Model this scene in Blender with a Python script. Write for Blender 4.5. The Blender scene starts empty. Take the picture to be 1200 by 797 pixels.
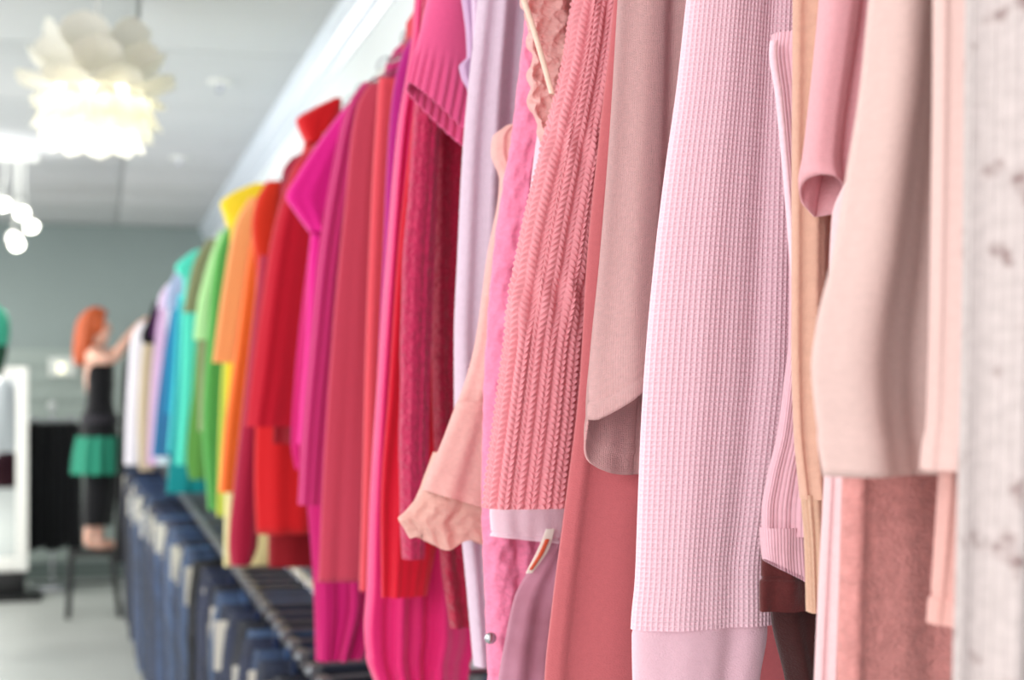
import bpy, bmesh, math, random
import numpy as np
from mathutils import Vector, Matrix
random.seed(7)
C = bpy.context.scene.collection
PI = math.pi
# ------------------------------------------------------------------ camera
FPX = 1780.0; VPX, VPY = 118.0, 452.5; CAMZ = 1.57
YAW = math.atan((600 - VPX) / FPX); SY, CY = math.sin(YAW), math.cos(YAW)
cam = bpy.data.cameras.new('camera'); camo = bpy.data.objects.new('camera', cam); C.objects.link(camo)
camo.location = (0, 0, CAMZ); camo.rotation_euler = (PI / 2, 0, -YAW)
cam.sensor_width = 23.6; cam.lens = FPX * 23.6 / 1200; cam.shift_y = (VPY - 398.5) / 1200
cam.clip_start = 0.05; cam.clip_end = 100
cam.dof.use_dof = True; cam.dof.focus_distance = 1.0; cam.dof.aperture_fstop = 4.5
bpy.context.scene.camera = camo
# ------------------------------------------------------------------ world, exposure, large lights
sc = bpy.context.scene
w = bpy.data.worlds.new('World'); sc.world = w; w.use_nodes = True
bg = w.node_tree.nodes['Background']; bg.inputs[0].default_value = (0.98, 0.98, 1.0, 1); bg.inputs[1].default_value = 1.25
sc.view_settings.view_transform = 'Standard'; sc.view_settings.look = 'None'
sc.view_settings.exposure = 0.15; sc.view_settings.gamma = 1.0
def area(name, loc, rot, sx, sy, power, col):
    l = bpy.data.lights.new(name, 'AREA'); l.shape = 'RECTANGLE'; l.size = sx; l.size_y = sy; l.energy = power; l.color = col
    o = bpy.data.objects.new(name, l); C.objects.link(o); o.location = loc; o.rotation_euler = rot
    return o
WARM = (1.0, 0.95, 0.88)
area('ceiling_lamp_light', (-1.9, 1.4, 2.8), (0, 0, 0), 0.5, 2.4, 50, WARM)
area('ceiling_lamp_light', (-1.9, 6.0, 2.8), (0, 0, 0), 0.5, 2.4, 85, WARM)
area('ceiling_lamp_light', (-1.9, 10.4, 2.8), (0, 0, 0), 0.5, 2.4, 75, WARM)
area('shop_window_light', (-3.4, 6.5, 1.6), (0, -PI / 2, 0), 2.2, 9.0, 200, (0.97, 0.97, 1.0))
area('added_key_light', (-2.0, -1.1, 2.1), (math.radians(72), 0, math.radians(-48)), 1.6, 1.4, 42, (1.0, 0.985, 0.97))  # added soft key light behind the camera, brightens left edges of near garments

# ------------------------------------------------------------------ helpers
def at(px, py, Y):
    r = (px - 600) / FPX; t = Y / (CY - r * SY)
    return Vector((t * (SY + r * CY), Y, CAMZ + t * (VPY - py) / FPX))
def lin(c):
    return tuple(((v / 255) / 12.92 if v / 255 <= 0.04045 else ((v / 255 + 0.055) / 1.055) ** 2.4) for v in c)
def link(name, me, mat=None, parent=None):
    o = bpy.data.objects.new(name, me); C.objects.link(o)
    if mat is not None: me.materials.append(mat)
    if parent is not None:
        o.parent = parent; q = parent; off = Vector((0, 0, 0))
        while q is not None: off += q.location; q = q.parent
        me.transform(Matrix.Translation(-off))                       # mesh kept in its thing's own coordinates
    return o
def tag(o, label=None, cat=None, group=None, kind=None):
    if label: o['label'] = label
    if cat: o['category'] = cat
    if group: o['group'] = group
    if kind: o['kind'] = kind
    return o
def thing(name, label, cat, loc=(0, 0, 0), group=None):
    o = bpy.data.objects.new(name, None); C.objects.link(o); o.location = loc; o.empty_display_size = 0.05
    return tag(o, label, cat, group)
class MB:
    def __init__(s): s.bm = bmesh.new()
    def box(s, lo, hi, bev=0):
        r = bmesh.ops.create_cube(s.bm, size=1)
        vs = r['verts']
        for v in vs:
            v.co = Vector([lo[i] + (v.co[i] + 0.5) * (hi[i] - lo[i]) for i in range(3)])
        if bev:
            es = list({e for v in vs for e in v.link_edges})
            bmesh.ops.bevel(s.bm, geom=es, offset=bev, segments=2, affect='EDGES', profile=0.6)
        return s
    def tube(s, pts, r, n=8, closed=False):
        pts = [Vector(p) for p in pts]; rings = []
        rr = r if isinstance(r, (list, tuple)) else [r] * len(pts)
        up = Vector((0, 0, 1)); prev = None
        for i, p in enumerate(pts):
            if closed: d = pts[(i + 1) % len(pts)] - pts[i - 1]
            else: d = pts[min(i + 1, len(pts) - 1)] - pts[max(i - 1, 0)]
            d.normalize()
            a = prev if prev is not None else (Vector((1, 0, 0)) if abs(d.z) > 0.8 else up)
            a = (a - d * a.dot(d)); a.normalize(); prev = a; b = d.cross(a)
            rings.append([s.bm.verts.new(p + (a * math.cos(2 * PI * k / n) + b * math.sin(2 * PI * k / n)) * rr[i]) for k in range(n)])
        m = len(rings)
        for i in range(m if closed else m - 1):
            A, B = rings[i], rings[(i + 1) % m]
            for k in range(n): s.bm.faces.new((A[k], A[(k + 1) % n], B[(k + 1) % n], B[k]))
        if not closed:
            s.bm.faces.new(rings[0][::-1]); s.bm.faces.new(rings[-1])
        return s
    def lathe(s, prof, cx, cy, n=24, z0=0):
        rings = []
        for r, z in prof:
            rings.append([s.bm.verts.new((cx + r * math.cos(2 * PI * k / n), cy + r * math.sin(2 * PI * k / n), z0 + z)) for k in range(n)])
        for i in range(len(rings) - 1):
            for k in range(n): s.bm.faces.new((rings[i][k], rings[i][(k + 1) % n], rings[i + 1][(k + 1) % n], rings[i + 1][k]))
        return s
    def ball(s, c, r, sc=(1, 1, 1), seg=16):
        q = bmesh.ops.create_uvsphere(s.bm, u_segments=seg, v_segments=seg // 2 + 2, radius=r)
        for v in q['verts']: v.co = Vector((c[0] + v.co.x * sc[0], c[1] + v.co.y * sc[1], c[2] + v.co.z * sc[2]))
        return s
    def build(s, name, mat, parent=None, smooth=True):
        bmesh.ops.recalc_face_normals(s.bm, faces=s.bm.faces[:])
        me = bpy.data.meshes.new(name); s.bm.to_mesh(me); s.bm.free()
        if smooth:
            for p in me.polygons: p.use_smooth = True
            try: me.set_sharp_from_angle(angle=0.7)
            except Exception: pass
        return link(name, me, mat, parent)
# ------------------------------------------------------------------ materials
class NG:
    def __init__(s, mat): s.nt = mat.node_tree; s.n = s.nt.nodes; s.l = s.nt.links
    def node(s, t, **kw):
        n = s.n.new(t)
        for k, v in kw.items(): setattr(n, k, v)
        return n
    def m(s, op, a, b=0.0, c=0.0):
        n = s.node('ShaderNodeMath', operation=op)
        for i, v in enumerate((a, b, c)):
            if isinstance(v, (int, float)): n.inputs[i].default_value = v
            else: s.l.new(v, n.inputs[i])
        return n.outputs[0]
MATS = {}
def plain(name, col, rough=0.5, metal=0, spec=0.5, noise=0.0, nscale=8, bump=0.0, emit=0, trans=0, coat=0, lin_in=False):
    if name in MATS: return MATS[name]
    m = bpy.data.materials.new(name); m.use_nodes = True; g = NG(m); p = g.n['Principled BSDF']
    c = lin(col)
    p.inputs['Base Color'].default_value = (*c, 1); p.inputs['Roughness'].default_value = rough; p.inputs['Metallic'].default_value = metal
    p.inputs['Specular IOR Level'].default_value = spec
    if emit: p.inputs['Emission Color'].default_value = (*c, 1); p.inputs['Emission Strength'].default_value = emit
    if trans: p.inputs['Transmission Weight'].default_value = trans
    if coat: p.inputs['Coat Weight'].default_value = coat
    if noise or bump:
        tc = g.node('ShaderNodeTexCoord'); nz = g.node('ShaderNodeTexNoise'); nz.inputs['Scale'].default_value = nscale; nz.inputs['Detail'].default_value = 6
        g.l.new(tc.outputs['Object'], nz.inputs['Vector'])
        if noise:
            mx = g.node('ShaderNodeMix', data_type='RGBA'); mx.inputs[6].default_value = (*[v * (1 - noise) for v in c], 1); mx.inputs[7].default_value = (*[min(1, v * (1 + noise)) for v in c], 1)
            g.l.new(nz.outputs[0], mx.inputs[0]); g.l.new(mx.outputs[2], p.inputs['Base Color'])
        if bump:
            b = g.node('ShaderNodeBump'); b.inputs['Distance'].default_value = bump; b.inputs['Strength'].default_value = 0.6
            g.l.new(nz.outputs[0], b.inputs['Height']); g.l.new(b.outputs[0], p.inputs['Normal'])
    MATS[name] = m; return m
_fc = [0]
def fabric(col, kind='jersey', heather=0.06, translucent=0.12, rough=0.9, sheen=0.25, cell=None, depth=None, speck=None):
    key = ('f', tuple(col), kind, heather, translucent, rough, cell, depth, speck)
    if key in MATS: return MATS[key]
    m = bpy.data.materials.new('fabric_' + kind); m.use_nodes = True; g = NG(m); p = g.n['Principled BSDF']; out = g.n['Material Output']
    c = lin(col)
    p.inputs['Roughness'].default_value = rough; p.inputs['Specular IOR Level'].default_value = 0.25
    p.inputs['Sheen Weight'].default_value = sheen; p.inputs['Sheen Roughness'].default_value = 0.5
    uv = g.node('ShaderNodeUVMap'); sep = g.node('ShaderNodeSeparateXYZ'); g.l.new(uv.outputs[0], sep.inputs[0]); U, V = sep.outputs[0], sep.outputs[1]
    def noise(scale, sx=1, sy=1, det=4):
        mp = g.node('ShaderNodeMapping'); mp.inputs['Scale'].default_value = (sx, sy, 1); g.l.new(uv.outputs[0], mp.inputs[0])
        n = g.node('ShaderNodeTexNoise'); n.inputs['Scale'].default_value = scale; n.inputs['Detail'].default_value = det; g.l.new(mp.outputs[0], n.inputs['Vector']); return n.outputs[0]
    def wave(x, per): return g.m('SINE', g.m('MULTIPLY', x, 2 * PI / per))
    H = None; D = depth
    if kind == 'jersey': H = g.m('ADD', noise(900), g.m('MULTIPLY', noise(60), 1.5)); D = D or 0.0006
    elif kind == 'fleece': H = g.m('ADD', noise(450, det=8), g.m('MULTIPLY', noise(130), 1.2)); D = D or 0.0016
    elif kind == 'fuzzy': H = g.m('ADD', noise(260, det=8), g.m('MULTIPLY', noise(90), 1.6)); D = D or 0.005
    elif kind == 'slub': H = g.m('ADD', noise(300, 1, 0.25, 6), g.m('MULTIPLY', wave(U, 0.0022), 0.3)); D = D or 0.0012
    elif kind == 'rib':
        ce = cell or 0.003
        H = g.m('POWER', g.m('ABSOLUTE', g.m('SINE', g.m('MULTIPLY', U, PI / ce))), 0.6)
        H = g.m('ADD', H, g.m('MULTIPLY', noise(800), 0.25)); D = D or ce * 0.35
    elif kind == 'waffle':
        H = noise(900); D = D or 0.0003
    elif kind == 'fineknit':
        ce = cell or 0.0011
        s = g.m('ABSOLUTE', g.m('SINE', g.m('MULTIPLY', U, PI / ce)))
        q = g.m('SINE', g.m('MULTIPLY', g.m('ADD', g.m('DIVIDE', V, ce * 0.8), g.m('MULTIPLY', s, 0.6)), 2 * PI))
        H = g.m('ADD', g.m('MULTIPLY', g.m('ADD', g.m('MULTIPLY', q, 0.5), s), 0.5), g.m('MULTIPLY', noise(700), 1.6)); D = D or 0.0011
    elif kind == 'yarn': H = noise(1500, 1, 1, 5); D = D or 0.0007
    elif kind == 'satin': H = g.m('ADD', noise(25, 1, 0.5), g.m('MULTIPLY', noise(1200), 0.05)); D = D or 0.004
    elif kind == 'crinkle': H = g.m('ADD', noise(55, 1, 1.2, 6), g.m('MULTIPLY', noise(700), 0.2)); D = D or 0.006
    elif kind == 'chiffon': H = g.m('ADD', noise(38, 1, 2.2, 4), g.m('MULTIPLY', wave(V, 0.0016), 0.03)); D = D or 0.004
    elif kind == 'denim': H = g.m('ADD', g.m('MULTIPLY', wave(g.m('ADD', U, g.m('MULTIPLY', V, 1.0)), 0.0016), 0.4), g.m('MULTIPLY', noise(60), 1.5)); D = D or 0.0012
    b = g.node('ShaderNodeBump'); b.inputs['Strength'].default_value = 1.0; b.inputs['Distance'].default_value = D
    g.l.new(H, b.inputs['Height']); g.l.new(b.outputs[0], p.inputs['Normal'])
    big = noise({'denim': 14, 'fleece': 160, 'slub': 220, 'fuzzy': 120}.get(kind, 300))
    mx = g.node('ShaderNodeMix', data_type='RGBA')
    hh = heather if kind != 'denim' else max(heather, 0.35)
    mx.inputs[6].default_value = (*[v * (1 - hh) for v in c], 1); mx.inputs[7].default_value = (*[min(1, v * (1 + hh)) for v in c], 1)
    rm = g.node('ShaderNodeMapRange'); rm.inputs[1].default_value = 0.3; rm.inputs[2].default_value = 0.7; g.l.new(big, rm.inputs[0])
    g.l.new(rm.outputs[0], mx.inputs[0]); colo = mx.outputs[2]
    if speck:
        sn = noise(110, 1, 0.6, 3); r2 = g.node('ShaderNodeMapRange'); r2.inputs[1].default_value = 0.6; r2.inputs[2].default_value = 0.72; g.l.new(sn, r2.inputs[0])
        m2 = g.node('ShaderNodeMix', data_type='RGBA'); m2.inputs[7].default_value = (*lin(speck), 1); g.l.new(r2.outputs[0], m2.inputs[0]); g.l.new(colo, m2.inputs[6]); colo = m2.outputs[2]
    g.l.new(colo, p.inputs['Base Color'])
    if translucent:
        tr = g.node('ShaderNodeBsdfTranslucent'); g.l.new(colo, tr.inputs[0]); g.l.new(b.outputs[0], tr.inputs['Normal'])
        ms = g.node('ShaderNodeMixShader'); ms.inputs[0].default_value = translucent
        g.l.new(p.outputs[0], ms.inputs[1]); g.l.new(tr.outputs[0], ms.inputs[2]); g.l.new(ms.outputs[0], out.inputs[0])
    MATS[key] = m; return m
# ------------------------------------------------------------------ cloth tubes
def mono(xs, ys, q):
    xs = np.array(xs, float); ys = np.array(ys, float); n = len(xs)
    if n == 2: return np.interp(q, xs, ys)
    h = np.diff(xs); d = np.diff(ys) / h; m = np.zeros(n); m[0] = d[0]; m[-1] = d[-1]
    for i in range(1, n - 1):
        if d[i - 1] * d[i] > 0:
            w1 = 2 * h[i] + h[i - 1]; w2 = h[i] + 2 * h[i - 1]; m[i] = (w1 + w2) / (w1 / d[i - 1] + w2 / d[i])
    q = np.clip(q, xs[0], xs[-1]); k = np.clip(np.searchsorted(xs, q) - 1, 0, n - 2)
    t = (q - xs[k]) / h[k]
    return (2*t**3-3*t**2+1)*ys[k] + (t**3-2*t**2+t)*h[k]*m[k] + (-2*t**3+3*t**2)*ys[k+1] + (t**3-t**2)*h[k]*m[k+1]
def grid_mesh(P, UVs):
    nv, nu = P.shape[:2]
    me = bpy.data.meshes.new('cloth'); me.vertices.add(nv * nu); me.vertices.foreach_set('co', P.reshape(-1).astype(np.float32))
    i = np.arange(nv - 1)[:, None] * nu + np.arange(nu - 1)[None, :]
    q = np.stack([i, i + nu, i + nu + 1, i + 1], -1).reshape(-1, 4)
    nf = len(q)
    me.loops.add(nf * 4); me.loops.foreach_set('vertex_index', q.reshape(-1).astype(np.int32))
    me.polygons.add(nf); me.polygons.foreach_set('loop_start', (np.arange(nf) * 4).astype(np.int32))
    try: me.polygons.foreach_set('loop_total', np.full(nf, 4, np.int32))
    except Exception: pass
    uvl = me.uv_layers.new(name='UVMap'); uvl.data.foreach_set('uv', UVs.reshape(-1, 2)[q.reshape(-1)].reshape(-1).astype(np.float32))
    me.polygons.foreach_set('use_smooth', np.ones(nf, bool))
    me.update(calc_edges=True); me.validate(); return me
def world_rows(rows, Y, ext=True, th=0.012):
    out = []
    for r in rows:
        a = at(r[1], r[0], Y); b = at(r[2], r[0], Y); out.append([a.z, a.x, b.x, (r[3] if len(r) > 3 else th)])
    out.sort(key=lambda q: -q[0])
    if ext and out[0][0] < 1.99:
        z, xl, xr, t = out[0]
        out.insert(0, [2.03, max(xl + 0.006, 0.325), max(xr + 0.01, 0.40), t]); out.insert(0, [2.09, 0.41, 0.47, t * 0.7])
    return out
def tube(name, parent, mat, Y, rows, th=0.012, nu=72, nv=90, folds=(), nf=0.004, freq=2.2, seed=0, hem=None, hemp=6, disp=None, world=False, ext=True, solid=0.0, closetop=False, uoff=0.0, seam=None, wob=0.0, crump=None, cut=None):
    R = [list(r) if len(r) > 3 else list(r) + [th] for r in rows] if world else world_rows(rows, Y, ext, th)
    R.sort(key=lambda q: -q[0]); zz = [-r[0] for r in R]
    ztop, zbot = R[0][0], R[-1][0]; q = np.linspace(-ztop, -zbot, nv)
    if cut is not None:
        k_ = nv // 8; q = np.concatenate([np.linspace(-ztop, -cut, k_, endpoint=False), np.linspace(-cut, -zbot, nv - k_)])
    XL = mono(zz, [r[1] for r in R], q); XR = mono(zz, [r[2] for r in R], q); TH = mono(zz, [r[3] for r in R], q)
    rng = np.random.RandomState(seed * 131 + 17)
    if wob:
        tz = np.linspace(0, 1, nv); XL = XL + wob * (np.sin(2*PI*(3.1*tz+rng.rand())) + .6*np.sin(2*PI*(7.3*tz+rng.rand())))
    CX = (XL + XR) / 2; HW = (XR - XL) / 2
    phi = np.linspace(0, 2 * PI, 1441); asp = max(0.03, float(np.mean(TH) / np.mean(HW)))
    ex = 0.85
    c = -np.sin(phi); c = np.sign(c) * np.abs(c) ** ex; s = -np.cos(phi); s = np.sign(s) * np.abs(s) ** ex   # starts at the back, left edge, front
    L = np.concatenate([[0], np.cumsum(np.hypot(np.diff(c), np.diff(s) * asp))]); ue = np.linspace(0, L[-1], nu)
    c = np.interp(ue, L, c); s = np.interp(ue, L, s)
    per = L[-1] * float(np.mean(HW))
    t = ((q - q[0]) / (q[-1] - q[0]))[:, None]; cc = c[None, :]; ss = s[None, :]
    z = -q[:, None] + 0 * cc
    fold = np.zeros((nv, nu)); grow = 0.35 + 0.65 * t
    wid = 2 * float(np.mean(HW)); fr = max(1.0, freq)
    for k in range(4):
        f = fr * (0.5 + 0.45 * k + 0.3 * rng.rand()); fold += (0.8 ** k) * np.sin(2 * PI * (f * cc * 0.5 + rng.rand() + (rng.rand() - 0.5) * 0.8 * t))
    fold *= nf * grow * 0.6
    for (s0, wd, amp, dr) in folds: fold += amp * np.exp(-((cc - s0 - dr * t) / wd) ** 2)
    if crump is not None:
        ca, cs = crump; X_ = HW[:, None] * cc + 0.35 * ss * TH[:, None]
        for k in range(10):
            an = rng.rand() * 2 * PI; f = (0.6 + 1.5 * rng.rand()) / cs; v_ = np.sin(2 * PI * f * (X_ * math.cos(an) + z * math.sin(an)) + 7 * rng.rand() + 1.5 * np.sin(2 * PI * (z + X_) / cs * 0.37 + k))
            fold += ca * 0.35 * (1 - 1.6 * np.abs(v_) ** 0.8)
    P = np.zeros((nv, nu, 3))
    P[..., 0] = CX[:, None] + HW[:, None] * cc
    P[..., 1] = Y - TH[:, None] * ss - fold
    P[..., 2] = z
    if hem is not None: P[..., 2] += hem(cc, ss) * (t ** hemp)
    # v in metres from the bottom
    vm = (-q[:, None] * 0 + (-(q[:, None]) - zbot)); um = (ue / L[-1] * per)[None, :] + 0 * z
    if seam is not None:
        sd = seam; d0 = 0.0010 * (1 / (1 + np.exp((vm - sd) / 0.0008))) - 0.0012 * np.exp(-((vm - sd) / 0.0012) ** 2)
    else: d0 = 0
    if disp is not None or seam is not None:
        du = np.gradient(P, axis=1); dv = np.gradient(P, axis=0); N = np.cross(dv, du); N /= (np.linalg.norm(N, axis=2, keepdims=True) + 1e-12)
        if (N[nv // 2, nu // 2, 1] > 0): N = -N
        dd = d0 + (disp(um, vm, cc, ss, z) if disp is not None else 0)
        P = P + N * dd[..., None]
    # distribute v on the true drop
    UVs = np.stack([um + uoff, vm + 0 * um], -1)
    loc = Vector(parent.location) if parent is not None else Vector((0, 0, 0))
    me = grid_mesh(P, UVs); me.name = name
    o = link(name, me, mat, parent)
    if solid:
        md = o.modifiers.new('thickness', 'SOLIDIFY'); md.thickness = solid; md.offset = -1
    return o
def body_rows(sl, Y, hemz, xr=0.70, lead=0.02):
    """body hangs from the shoulders; its aisle edge stays behind the sleeve"""
    zs = sorted({2.10, 2.06, 2.0, 1.9, 1.75, 1.6, 1.45, 1.3, hemz}, reverse=True); zs = [z for z in zs if z >= hemz]
    S = sorted(sl, key=lambda q: q[0]); sz = [q[0] for q in S]
    out = []
    for z in zs:
        mid = np.interp(z, sz, [(q[1] * 0.55 + q[2] * 0.45) for q in S])
        shoulder = np.interp(z, [1.98, 2.03, 2.06, 2.10], [0.0, 0.345, 0.39, 0.45])
        top = np.interp(z, [2.0, 2.05, 2.10], [xr, xr - 0.03, 0.57])
        out.append([z, max(mid + lead, shoulder), top, 0.016])
    return out
SW = []
def garment(name, label, cat, Y, mat, pieces, hemz=1.4, body=True, group=None, bodymat=None, near=False, bY=0.008, bodykw=None, seed=0, lead=0.02):
    t = thing(name, label, cat, (0.51, Y, 2.12), group)
    sl = None
    for pc in pieces:
        pn, rows = pc[0], pc[1]; kw = dict(pc[2]) if len(pc) > 2 else {}
        m = kw.pop('mat', mat); dY = kw.pop('dY', 0.0); lab = kw.pop('label', None)
        kw.setdefault('nu', 110 if near else 44); kw.setdefault('nv', 140 if near else 40)
        kw.setdefault('seed', seed + len(SW)); kw.setdefault('th', 0.011); kw.setdefault('nf', 0.004)
        ext = kw.get('ext', True)
        o = tube(pn, t, m, Y + dY, rows, **kw)
        if lab: o['label'] = lab
        if sl is None: sl = world_rows(rows, Y + dY, ext)
    if body:
        br = body_rows(sl, Y, hemz, lead=lead)
        if near:
            for q_ in br: q_[3] = 0.010
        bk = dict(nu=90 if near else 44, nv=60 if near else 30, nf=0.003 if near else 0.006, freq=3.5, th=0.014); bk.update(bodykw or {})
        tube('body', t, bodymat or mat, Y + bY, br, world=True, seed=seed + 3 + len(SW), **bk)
    SW.append((name, Y)); return t
# ------------------------------------------------------------------ the room
CEIL = 2.90; WX = 0.863; YB = 12.9; XL_ = -3.6; YF = -2.2
wallw = plain('wall_paint_white', (226, 231, 231), 0.5, noise=0.03, nscale=3)
wallg = plain('wall_paint_grey_green', (142, 155, 152), 0.6, noise=0.05, nscale=2)
slatm = plain('slatwall_grey_green', (160, 172, 166), 0.55, noise=0.04, nscale=4)
ceilm = plain('ceiling_panel_grey', (200, 201, 202), 0.7, noise=0.03, nscale=3, bump=0.002)
floorm = plain('floor_sealed_concrete', (166, 170, 166), 0.42, noise=0.10, nscale=2.5, bump=0.001)
trimm = plain('trim_gloss_white', (226, 233, 243), 0.22)
whitem = plain('white_lacquer', (236, 236, 230), 0.4)
blackm = plain('black_satin', (14, 14, 15), 0.4)
chrome = plain('chrome', (200, 200, 205), 0.2, metal=1)
o = MB().box((XL_, YF, -0.1), (WX + 0.1, YB + 0.1, 0)).build('floor', floorm, None, False); tag(o, kind='structure')
o = MB().box((WX, YF, 0), (WX + 0.1, YB + 0.1, CEIL)).build('wall_right', wallw, None, False); tag(o, kind='structure')
wb = MB().box((XL_, YB, 0), (WX, YB + 0.1, CEIL)).build('wall_back', wallg, None, False); tag(wb, kind='structure')
z = 0.14
while z < 1.86:                                   # slatwall boards on the lower back wall
    MB().box((XL_ + 0.1, YB - 0.018, z), (WX - 0.003, YB, z + 0.138), 0.003).build('slat', slatm, wb); z += 0.1445
o = MB().box((XL_, YB - 0.02, 0), (WX, YB, 0.13)).build('baseboard_back', plain('baseboard_grey', (96, 108, 104), 0.4), None, False); tag(o, kind='structure')
o = MB().box((XL_ - 0.1, YF, 0), (XL_, YB + 0.1, CEIL)).build('wall_left', wallw, None, False); tag(o, kind='structure')
ce = MB().box((XL_ - 0.1, YF, CEIL), (WX + 0.1, YB + 0.1, CEIL + 0.1)).build('ceiling', plain('ceiling_grid', (170, 172, 172), 0.6), None, False); tag(ce, kind='structure')
xs = [WX - 0.005, 0.13, -1.05, -2.25, -3.45]; ys = [-2.2, -1.1, 0.1, 1.3, 2.5, 3.7, 4.9, 6.1, 7.3, 8.5, 9.7, 10.9, 12.1, 12.88]
for i in range(4):
    for j in range(13):
        MB().box((xs[i + 1] + 0.007, ys[j] + 0.007, CEIL - 0.012), (xs[i] - 0.007, ys[j + 1] - 0.007, CEIL), 0.003).build('ceiling_panel', ceilm, ce)
# crown moulding along the right wall: stepped profile
bm = MB(); prof = [(0, 0), (-0.075, 0), (-0.075, -0.012), (-0.055, -0.03), (-0.045, -0.06), (-0.03, -0.085), (-0.022, -0.088), (-0.022, -0.125), (-0.012, -0.14), (0, -0.14)]
A = [bm.bm.verts.new((WX + x, YF, CEIL - 0.012 + zz)) for x, zz in prof]; B = [bm.bm.verts.new((WX + x, YB, CEIL - 0.012 + zz)) for x, zz in prof]
for i in range(len(prof) - 1): bm.bm.faces.new((A[i], A[i + 1], B[i + 1], B[i]))
o = bm.build('trim_1', trimm, None, False); tag(o, kind='structure')
# rails on brackets
for zr, lab in ((2.15, 'upper chrome garment rail the coloured tops hang from'), (1.07, 'lower chrome garment rail the jeans hang from')):
    t = thing('garment_rail', lab, 'rail', (0.51, 5.4, zr))
    MB().tube([(0.51, 0.2, zr), (0.51, 3, zr), (0.51, 7, zr), (0.51, 10.75, zr)], 0.012, 12).build('pole', chrome, t)
    for y in (0.28, 2.33, 4.65, 7.15, 9.6, 10.7):
        MB().tube([(0.51, y, zr + 0.0), (0.51, y, zr + 0.03), (0.53, y, zr + 0.05), (WX, y, zr + 0.05)], 0.008, 8).box((WX - 0.008, y - 0.02, zr), (WX, y + 0.02, zr + 0.1)).build('bracket', chrome, t)
# sprinkler heads
for k, (px, py) in enumerate(((258, 88), (210, 181))):
    Y = (CEIL - 0.015 - CAMZ) * 1844 / (452 - py); p = at(px, py, Y)
    t = thing('sprinkler_head', ('small ceiling sprinkler near the pendant lamp', 'small ceiling sprinkler farther back near the grey wall')[k], 'sprinkler', (p.x, p.y, CEIL - 0.012))
    MB().lathe([(0.001, 0), (0.055, 0), (0.055, -0.008), (0.02, -0.014), (0.018, -0.014)], p.x, p.y, 20, CEIL - 0.012).build('plate', whitem, t)
    MB().lathe([(0.015, -0.012), (0.012, -0.04), (0.022, -0.045), (0.001, -0.05)], p.x, p.y, 12, CEIL - 0.012).build('nozzle', chrome, t)
# ------------------------------------------------------------------ pendant lamp
PC = at(114, 104, 5.16)
t = thing('pendant_lamp', 'large white pendant lamp of layered curved petals with lit lower tier', 'lamp', (PC.x, PC.y, PC.z))
petm = bpy.data.materials.new('petal_translucent'); petm.use_nodes = True; g = NG(petm)
g.n.remove(g.n['Principled BSDF']); d1 = g.node('ShaderNodeBsdfDiffuse'); d1.inputs[0].default_value = (0.84, 0.83, 0.76, 1); d2 = g.node('ShaderNodeBsdfTranslucent'); d2.inputs[0].default_value = (0.9, 0.88, 0.8, 1)
ms = g.node('ShaderNodeMixShader'); ms.inputs[0].default_value = 0.35; g.l.new(d1.outputs[0], ms.inputs[1]); g.l.new(d2.outputs[0], ms.inputs[2]); g.l.new(ms.outputs[0], g.n['Material Output'].inputs[0])
petlow = petm.copy(); petlow.name = 'petal_translucent_thin'; petlow.node_tree.nodes['Mix Shader'].inputs[0].default_value = 0.6
def petal_mesh(wd, ln, cup, curl, mt=None):
    nu, nv = 9, 11; P = np.zeros((nv, nu, 3)); 
    for j in range(nv):
        v = j / (nv - 1); hw = wd / 2 * (0.55 + 0.45 * math.sin(min(1, v / 0.55) * PI / 2)) * (math.sqrt(max(0, 1 - ((v - 0.6) / 0.4) ** 2)) if v > 0.6 else 1)
        hw = max(hw, 0.006)
        for i in range(nu):
            u = -1 + 2 * i / (nu - 1)
            P[j, i] = (u * hw, v * ln, -cup * (u * hw / wd * 2) ** 2 * 0.5 + curl * (v ** 2))
    me = grid_mesh(P, np.zeros((nv, nu, 2))); me.materials.append(mt or petm); return me
pm1 = petal_mesh(0.165, 0.165, 0.07, -0.045); pm2 = petal_mesh(0.115, 0.15, 0.05, 0.02, petlow)
#        z0     r0    elev  count phase mesh scale
tiers = [(0.085, 0.055, 66, 6, 0.25, pm1, 1.0), (0.03, 0.085, 52, 8, 0.0, pm1, 1.0), (-0.005, 0.105, 30, 8, 0.4, pm1, 0.95), (-0.01, 0.125, -8, 9, 0.0, pm1, 0.62),
         (-0.005, 0.150, -72, 12, 0.1, pm2, 0.95), (-0.03, 0.135, -78, 11, 0.5, pm2, 0.98), (-0.06, 0.11, -82, 9, 0.2, pm2, 1.0)]
for z0, r0, el, n, ph, me, s in tiers:
    for k in range(n):
        a = 2 * PI * (k + ph) / n; o = bpy.data.objects.new('petal', me); C.objects.link(o); o.parent = t
        o.matrix_local = Matrix.Translation((r0 * math.cos(a), r0 * math.sin(a), z0)) @ Matrix.Rotation(a - PI / 2, 4, 'Z') @ Matrix.Rotation(math.radians(el), 4, 'X') @ Matrix.Scale(s, 4)
MB().lathe([(0.001, 0.13), (0.05, 0.125), (0.075, 0.08), (0.10, 0.03), (0.115, 0.0), (0.115, -0.02)], PC.x, PC.y, 24, PC.z).build('inner_frame', whitem, t)
MB().tube([(PC.x, PC.y, PC.z + 0.12), (PC.x, PC.y, CEIL - 0.012)], 0.004, 8).build('cord', whitem, t)
MB().ball((PC.x, PC.y, PC.z - 0.07), 0.045).build('bulb', plain('bulb_glow', (255, 250, 235), 0.5, emit=30), t)
pl = bpy.data.lights.new('pendant_bulb', 'POINT'); pl.energy = 34; pl.color = (1, 0.96, 0.88); pl.shadow_soft_size = 0.05
po = bpy.data.objects.new('pendant_bulb', pl); C.objects.link(po); po.location = (PC.x, PC.y, PC.z - 0.05)
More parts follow.
